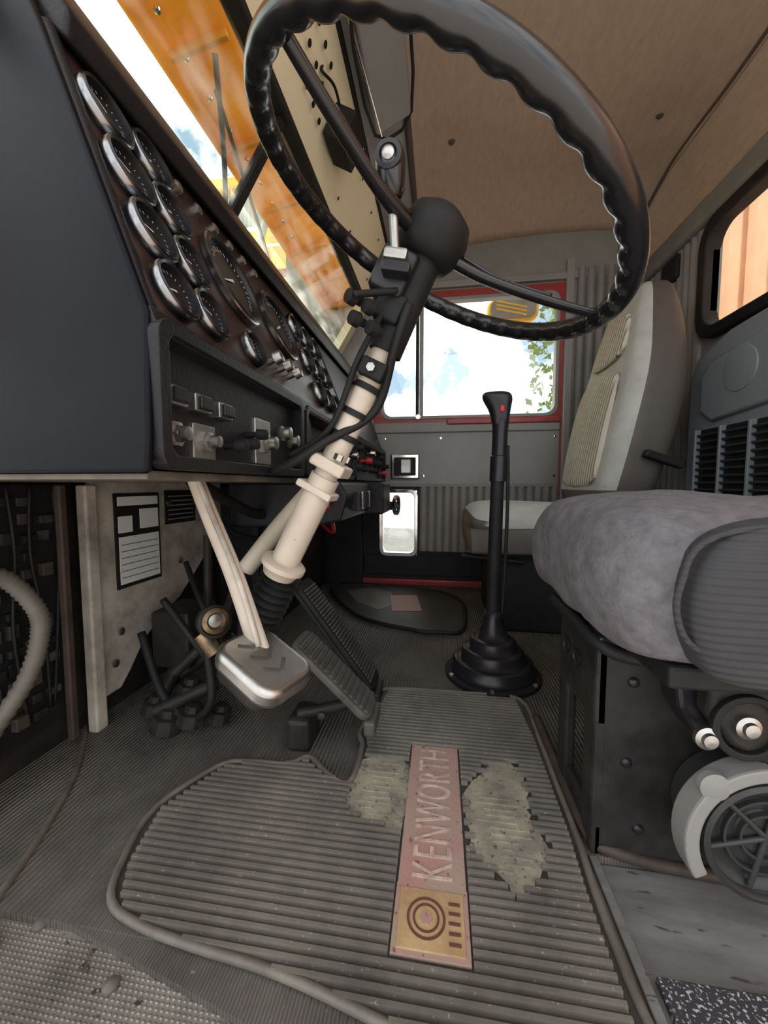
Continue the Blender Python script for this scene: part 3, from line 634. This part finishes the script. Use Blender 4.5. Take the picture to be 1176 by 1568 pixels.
# ------------------------------------------------------------------ passenger seat
ps=E('truck_seat')
rings=[]
for z,xf,th,y0,y1 in ((.46,.545,.15,1.42,1.86),(.52,.535,.18,1.38,1.90),(.65,.555,.20,1.36,1.90),(.80,.585,.20,1.36,1.90),(.92,.615,.19,1.37,1.89),(1.02,.64,.17,1.40,1.87),(1.12,.66,.15,1.44,1.85),(1.22,.685,.12,1.48,1.82),(1.27,.705,.09,1.52,1.79),(1.285,.725,.05,1.57,1.75)):
    w_=(y1-y0); cx=xf+th/2; cy=(y0+y1)/2
    rings.append([(cx+a,cy+b,z) for a,b in rrect(th,w_,min(th,w_)*.35,5)])
def pmf(a,b): return 0 if .30<b<.64 and a>.02 and a<.97 else 1
loft('backrest',rings,[velL,vinD],pmf,ps,1)
def pil(name,lv,mat):
    rings=[]
    for z,xf,y0,y1 in lv: rings.append([(xf+a,(y0+y1)/2+b,z) for a,b in rrect(.02,y1-y0,.009,4)])
    loft(name,rings,[mat],lambda a,b:0,ps,1)
pil('pleated_insert',((.54,.538,1.46,1.80),(.60,.543,1.45,1.81),(.80,.576,1.45,1.81),(.93,.608,1.46,1.80),(.96,.616,1.5,1.76)),velL2)
pil('headrest_insert',((1.0,.626,1.52,1.75),(1.04,.638,1.49,1.78),(1.12,.657,1.51,1.76),(1.17,.668,1.54,1.73),(1.19,.675,1.58,1.69)),velL2)
seatcush('cushion',.10,.62,1.42,1.90,.345,.475,[velL,vinD],ps,lambda a,b:1 if b<.34 else 0)
prism('cushion_skirt',[(.11,.30),(.105,.39),(.60,.40),(.60,.30)],'y',1.405,1.91,vinD,ps,.012,True,3)
box('pedestal',(.20,1.46,.0),(.60,1.86,.31),matb,ps,.01)
box('recliner_lever',(.64,1.33,.62),(.76,1.36,.645),matb,ps,.006,rot=Matrix.Rotation(.35,3,'Y'))
cyl('adjust_bar',(.08,1.44,.29),(.30,1.44,.27),.008,matb,ps)

# ------------------------------------------------------------------ far side wall and door
dw=E('door_1'); YB=2.10
W=(-.34,.60,.885,1.535)
fourpieces('door_skin',-.42,.62,.545,1.66,W,YB,YB+.03,'y',greyl,dw)
fourpieces('door_lower',-.42,.62,.0,.545,(-.325,-.125,.165,.52),YB,YB+.03,'y',matb,dw)
pleats('pleated_vinyl','y',-.11,.61,.19,.545,YB,.014,.042,grey,dw)
box('kick_strip',(-.42,YB-.012,.055),(.62,YB+.02,.165),matb,dw,.004)
box('red_sill',(-.50,YB-.03,.0),(.62,YB+.02,.035),redtr,dw,.006)
box('panel_top_rail',(-.36,YB-.015,.83),(.60,YB,.885),greyl,dw,.006)
box('red_rail_piece',(.03,YB-.025,.868),(.60,YB-.005,.90),redtr,dw,.006)
box('panel_seam_rail',(-.34,YB-.012,.540),(.61,YB,.556),grey,dw,.004)
box('inner_latch_plate',(-.27,YB-.02,.58),(-.11,YB-.002,.72),chrome,dw,.014)
box('inner_latch_pocket',(-.25,YB-.024,.60),(-.13,YB-.012,.70),matb,dw,.012)
box('inner_latch_handle',(-.215,YB-.034,.61),(-.155,YB-.02,.69),steel,dw,.010)
for x,z in ((-.2,.84),(-.3,.8),(.0,.8),(.3,.8),(.58,.8),(.58,.6),(.56,.3),(-.09,.6)): lathe('panel_screw',(x,YB,z),(0,-1,0),[(0,.007),(.003,.006),(.004,0)],chrome,dw,12)
win=E('window_1')
cx,cz=(W[0]+W[1])/2,(W[2]+W[3])/2; ww,wh=W[1]-W[0],W[3]-W[2]
def fr(t,r): return [(a+cx,b+cz) for a,b in rrect(ww-2*t,wh-2*t,r)]
annulus('frame_red',fr(-.02,.02),fr(.018,.05),'y',YB-.012,YB+.035,redtr,win,.003)
annulus('frame_seal',fr(.016,.05),fr(.032,.05),'y',YB-.018,YB+.03,greyl,win,.003)
prism('glass_pane',fr(.02,.05),'y',YB+.012,YB+.016,glass,win)
box('vent_divider',(-.115,YB-.02,.90),(-.095,YB+.02,1.52),greyl,win,.003)
box('vent_divider_seal',(-.135,YB-.005,.90),(-.118,YB+.018,1.52),matb,win,.003)
cyl('window_slide',(-.12,YB-.02,.91),(-.12,YB-.035,.91),.012,chrome,win)
pw=E('window_2')
fo=[(a-.225,b+.343) for a,b in rrect(.215,.37,.04)]; fi=[(a-.225,b+.343) for a,b in rrect(.175,.33,.03)]; fo2=[(a-.225,b+.343) for a,b in rrect(.20,.355,.03)]
annulus('frame',fo,fi,'y',YB-.014,YB+.03,chrome,pw,.004)
prism('glass_pane',fo2,'y',YB+.012,YB+.016,glass,pw)
wr=E('wall_right')
box('wall_sheet_front',(-.85,YB,0),(-.42,YB+.03,1.9),grey,wr,0)
box('wall_sheet_rear',(.62,YB,0),(1.05,YB+.03,1.75),grey,wr,0)
pleats('pleated_vinyl','y',.66,1.02,.0,1.62,YB,.02,.048,grey,wr)
box('door_jamb',(.605,YB-.03,.0),(.645,YB+.0,1.66),greyl,wr,.006)
box('red_jamb_edge',(.600,YB-.02,.0),(.610,YB+.01,.9),redtr,wr,.002)
box('cant_panel',(-.42,YB-.005,1.58),(1.05,YB+.03,1.80),grey,wr,.004)
box('cant_rail',(-.42,YB-.025,1.565),(.66,YB,1.60),greyl,wr,.006)
box('wall_low_front',(-.85,YB-.04,0),(-.42,YB,.55),matb,wr,.006)
# ------------------------------------------------------------------ rear wall
wb=E('wall_back'); XB=1.0
fourpieces('sheet',.55,2.12,.0,1.62,(1.12,1.66,1.13,1.50),XB,XB+.03,'x',grey,wb)
pleats('pleated_vinyl','x',1.70,2.09,.3,1.60,XB,.018,.045,grey,wb)
box('pleat_cap',(XB-.03,1.66,1.56),(XB,2.1,1.63),grey,wb,.008)
box('upper_roll',(XB-.04,.55,1.53),(XB,2.1,1.62),grey,wb,.018,seg=4,smooth=True)
w3=E('window_3')
def fr3(t,r): return [(a+1.39,b+1.315) for a,b in rrect(.58-2*t,.40-2*t,r)]
annulus('rubber_frame',fr3(-.025,.10),fr3(.02,.07),'x',XB-.03,XB+.03,matb,w3,.008)
prism('glass_pane',fr3(.01,.08),'x',XB+.01,XB+.014,glass,w3)
dl=E('dome_lamp'); box('housing',(XB-.03,1.84,1.42),(XB,1.96,1.52),matb,dl,.008)
ac_=E('air_conditioner_unit')
prof=[(.95,.44),(1.55,.44),(1.59,.50),(1.59,.93),(1.55,1.0),(1.40,1.045),(.95,1.065)]
prism('shell',prof,'x',.90,.995,greyp,ac_,.015,'a',4)
prism('raised_panel',[(.97,.80),(1.44,.76),(1.50,.80),(1.50,.92),(1.45,.965),(.97,1.02)],'x',.885,.905,greyp,ac_,.012,'a',3)
lathe('moulded_boss',(.89,1.32,.90),(-1,0,0),[(0,.07),(.008,.066),(.010,.05),(.010,0)],greyp,ac_,32)
box('vent_recess',(.893,1.14,.50),(.903,1.50,.74),matb,ac_,.004)
for k in range(10): box('louvre',(.880,1.14,.505+k*.023),(.902,1.50,.513+k*.023),reelm,ac_,.003,rot=Matrix.Rotation(.4,3,'Y'))
for y in (1.14,1.26,1.38,1.50): box('vent_mullion',(.876,y-.005,.50),(.90,y+.005,.74),greyp,ac_,.002)
box('base_shelf',(.90,.95,.0),(1.0,2.06,.44),matb,ac_,.01)

# ------------------------------------------------------------------ ceiling
ce=E('ceiling')
prof=[(-.13,1.80),(-.08,1.845),(.05,1.865),(.4,1.885),(.75,1.875),(.90,1.845),(.905,1.84)]
def sheet(name,prof,mat,y0=.15,y1=2.11,drop=True):
    bm=bmesh.new(); P=smoothpath([(x,0,z) for x,z in prof],6); g=[]
    ys=[y0+(y1-y0)*k/40 for k in range(41)]
    tufts=((.03,1.61),(.77,1.61),(.40,1.0))
    for q in P:
        row=[]
        for y in ys:
            d=max(0,(y-1.75)/.36)
            dip=sum(.012*math.exp(-((q.x-a)**2+(y-b)**2)/.006) for a,b in tufts)
            row.append(bm.verts.new((q.x,y,q.z+dip-(.10*d*d if drop else 0)+.006*math.sin(y*5+q.x*4))))
        g.append(row)
    for i in range(len(g)-1):
        for j in range(len(ys)-1): bm.faces.new((g[i][j],g[i+1][j],g[i+1][j+1],g[i][j+1]))
    o=fin(name,bm,mat,ce,True); s=o.modifiers.new('t','SOLIDIFY'); s.thickness=.012; s.offset=1; return o
sheet('headliner',prof,ceilm)
sheet('headliner_rear',[(.905,1.838),(.94,1.80),(.975,1.70),(1.0,1.60)],ceilm)
tube('seam_welt',[(.905,.2+1.9*k/6,1.838-(.10*max(0,(.2+1.9*k/6-1.75)/.36)**2)+.006*math.sin((.2+1.9*k/6)*5+3.6)) for k in range(7)],.006,seam,ce)
for x,y in ((.03,1.61),(.77,1.61)): lathe('tuft',(x,y,1.880),(0,0,-1),[(0,.014),(.006,.010),(.008,0)],seam,ce,16)
hd=E('windshield_header')
def quadstrip(name,p,q,y0,y1,mat,par,th=.01,bevel=0):
    n=Vector((q[1]-p[1],0,-(q[0]-p[0]))).normalized()*th
    return prism(name,[(p[0],p[1]),(q[0],q[1]),(q[0]+n.x,q[1]+n.z),(p[0]+n.x,p[1]+n.z)],'y',y0,y1,mat,par,bevel)
quadstrip('header_sheet',(-.27,1.75),(-.41,1.50),.25,2.1,yel,hd)
quadstrip('header_grey',(-.12,1.82),(-.28,1.74),.25,2.1,greyl,hd)
box('header_rail',(-.43,.25,1.475),(-.39,2.1,1.51),matb,hd,.006)
cyl('header_edge_bead',(-.275,.3,1.742),(-.275,2.09,1.742),.009,matb,hd)
cyl('headliner_bead',(-.125,.3,1.81),(-.125,2.09,1.81),.012,seam,hd)
hn=Vector((.25,0,-.14)).normalized()
def hp(y,s): return Vector((-.41+.14*s,y,1.50+.25*s))
for k in range(14):
    y=.93+(k%5)*.05; s=.35+(k//5)*.18
    lathe('header_hole',hp(y,s)+hn*.0105,hn,[(0,.008),(.001,.008)],matb,hd,12)
for k in range(9):
    lathe('header_hole',hp(1.3+.09*k,.25 if k%2 else .75)+hn*.0105,hn,[(0,.006),(.001,.006)],matb,hd,12)
c=hp(1.22,.50)+hn*.045; box('relay_box',tuple(c-Vector((.035,.06,.045))),tuple(c+Vector((.035,.06,.045))),matb,hd,.004,rot=Matrix.Rotation(.5,3,'Y'))
tube('relay_wires',[c+Vector((0,0,.03)),c+Vector((.0,-.10,.05)),c+Vector((-.02,-.16,.04)),c+Vector((-.02,-.13,.09))],.004,matb,hd)
sv=E('sun_visor')
box('visor_pad',(-.23,.95,1.735),(-.10,1.35,1.75),greyl,sv,.007,rot=Matrix.Rotation(-.45,3,'Y'),seg=3)
tube('visor_piping',[(-.225,.96,1.706),(-.225,1.34,1.706),(-.105,1.34,1.766),(-.105,.96,1.766)],.005,matb,sv,8,True,3)
tube('visor_rod',[(-.245,.9,1.70),(-.2,1.5,1.72),(-.23,1.9,1.70)],.005,chrome,sv)
ws=E('window_4')
quadstrip('glass_pane',(-.41,1.49),(-.60,1.18),.30,2.09,wsglass,ws,.005)
quadstrip('divider',(-.39,1.50),(-.60,1.17),.985,1.01,matb,ws,.02)
quadstrip('a_pillar',(-.36,1.55),(-.60,1.17),2.03,2.10,yel,ws,.04)
box('lower_gasket',(-.63,.3,1.165),(-.58,2.1,1.20),matb,ws,.006)
rf=E('roof'); box('skin',(-.45,.1,1.93),(1.06,2.15,1.95),creamd,rf,.0)
xv=E('exterior_sun_visor')
prism('visor_sheet',[(-.44,1.53),(-.60,1.505),(-.615,1.475),(-.622,1.475),(-.61,1.512),(-.44,1.54)],'y',.2,2.15,yelv,xv)
for k in range(8): box('visor_rib',(-.60,.35+k*.24,1.492),(-.46,.362+k*.24,1.512),yelv,xv,.002,rot=Matrix.Rotation(-.2,3,'Y'))
for k in range(20): lathe('visor_rivet',(-.575,.32+k*.09,1.507),(0.1,0,-1),[(0,.008),(.004,.006),(.005,0)],chrome,xv,10)
wp=E('windshield_wiper'); tube('arm',[(-.62,1.5,1.22),(-.56,1.2,1.32),(-.50,.85,1.42)],.005,matb,wp); tube('blade',[(-.60,1.05,1.22),(-.53,.93,1.34),(-.47,.80,1.44)],.006,matb,wp)
hb=E('truck_bonnet')
prof=[(.42,.55),(.45,.90),(.55,1.02),(.75,1.08),(1.05,1.10),(1.35,1.08),(1.55,1.02),(1.65,.90),(1.68,.55)]
prism('bonnet_shell',prof,'x',-2.6,-.95,yelp,hb,.03,'a',4)
for k in range(10): lathe('bonnet_rivet',(-1.05-.14*k,1.05,1.10),(0,0,1),[(0,.012),(.006,.008),(.008,0)],chrome,hb,10)
box('cowl',(-.95,.15,.85),(-.86,2.05,1.10),yelp,hb,.03,seg=4)
cyl('air_cleaner',(-1.2,.22,.55),(-1.2,.22,1.35),.15,chrome,hb,n=40)
box('engine_bay',(-2.5,.55,-.6),(-.95,1.55,.6),matb,hb,.02)
for y in (.12,1.72):
    lathe('front_tyre',(-2.0,y,-.70),(0,1,0),[(0,.30),(.02,.47),(.06,.50),(.20,.50),(.24,.47),(.26,.30)],matb,hb,40)
    prism('fender',[(-2.62,-.1),(-2.5,.15),(-2.2,.28),(-1.8,.28),(-1.5,.15),(-1.38,-.1),(-1.45,-.1),(-1.6,.08),(-1.85,.18),(-2.15,.18),(-2.4,.08),(-2.55,-.1)],'y',y-.05,y+.33,yelp,hb,.01)

# ------------------------------------------------------------------ outside
gd=E('ground'); box('gravel',(-60,-60,-1.3),(60,60,-1.2),gravel,gd,0)
nt_=E('parked_truck')
box('cab',(-3.6,3.4,-.2),(-.95,5.6,2.75),yelp,nt_,.12,seg=4)
box('roof_fairing',(-3.3,3.7,2.7),(-1.2,5.3,3.15),yelp,nt_,.2,seg=4)
box('cab_window',(-3.0,3.36,1.5),(-1.6,3.42,2.2),matb,nt_,.05)
for z in (1.2,2.4): box('stripe',(-3.55,3.385,z),(-1.0,3.41,z+.07),redtr,nt_,.01)
for k in range(5): cyl('grab_rail',(-3.4+k*.55,3.33,2.3),(-3.1+k*.55,3.33,3.0),.03,claddm,nt_)
for x in (-3.0,-1.6): lathe('wheel',(x,3.45,-.7),(0,1,0),[(0,.3),(.02,.5),(.3,.5),(.3,0)],matb,nt_,32)
cyl('exhaust_stack',(-.85,4.6,-.2),(-.85,4.6,3.6),.08,chrome,nt_)
sh=E('reflection_backdrop'); box('body',(-14,9,-1.2),(-3.2,16,7.5),claddm,sh,.05); box('roof_edge',(-14.2,8.8,7.4),(-3.0,16.2,7.7),yelp,sh,.05)  # invented building; its grey-green stands in for reflections on the windshield
mr=E('side_mirror')
prism('mirror_shell',[(a+.42,b+1.60) for a,b in rrect(.30,.15,.06)],'y',2.46,2.52,yelp,mr,.015,'a',3)
prism('mirror_glass',[(a+.42,b+1.60) for a,b in rrect(.26,.11,.045)],'y',2.452,2.461,steel,mr)
for k in range(3): box('mirror_reflection',(.32,2.449,1.575+k*.022),(.50,2.453,1.585+k*.022),yelp,mr,.001,rot=Matrix.Rotation(.25,3,'Y'))  # yellow bars painted on as the reflection in the mirror glass
tube('mirror_arm',[(.42,2.5,1.66),(.45,2.4,1.74),(.50,2.16,1.74)],.012,chrome,mr)
def tree(x,y,h,r,seed):
    t=E('tree'); rnd=random.Random(seed); cyl('trunk',(x,y,-1.25),(x,y,h*.7),.14,bark,t,.07)
    bm=bmesh.new()
    for k in range(900):
        a=rnd.uniform(0,6.28); rr=r*rnd.random()**.5; z=h*.35+rnd.uniform(0,h*.75); s=rnd.uniform(.06,.16)
        c=Vector((x+rr*math.cos(a),y+rr*math.sin(a),z))
        d1=Vector((rnd.uniform(-1,1),rnd.uniform(-1,1),rnd.uniform(-1,1))).normalized()*s; d2=d1.cross(Vector((rnd.uniform(-1,1),rnd.uniform(-1,1),rnd.uniform(-1,1)))).normalized()*s*.6
        bm.faces.new([bm.verts.new(c-d1),bm.verts.new(c+d2),bm.verts.new(c+d1),bm.verts.new(c-d2)])
    fin('crown',bm,grnp,t)
tree(3.1,9.0,4.2,1.2,1); tree(-6.5,6.5,5,1.6,2)
ow=E('orange_container'); box('body',(2.6,-1,-1.2),(6,6,5.5),orng,ow,.05)
for k in range(23): box('corrugation',(2.56,-.9+k*.3,-1.1),(2.61,-.75+k*.3,5.4),orng,ow,.01)
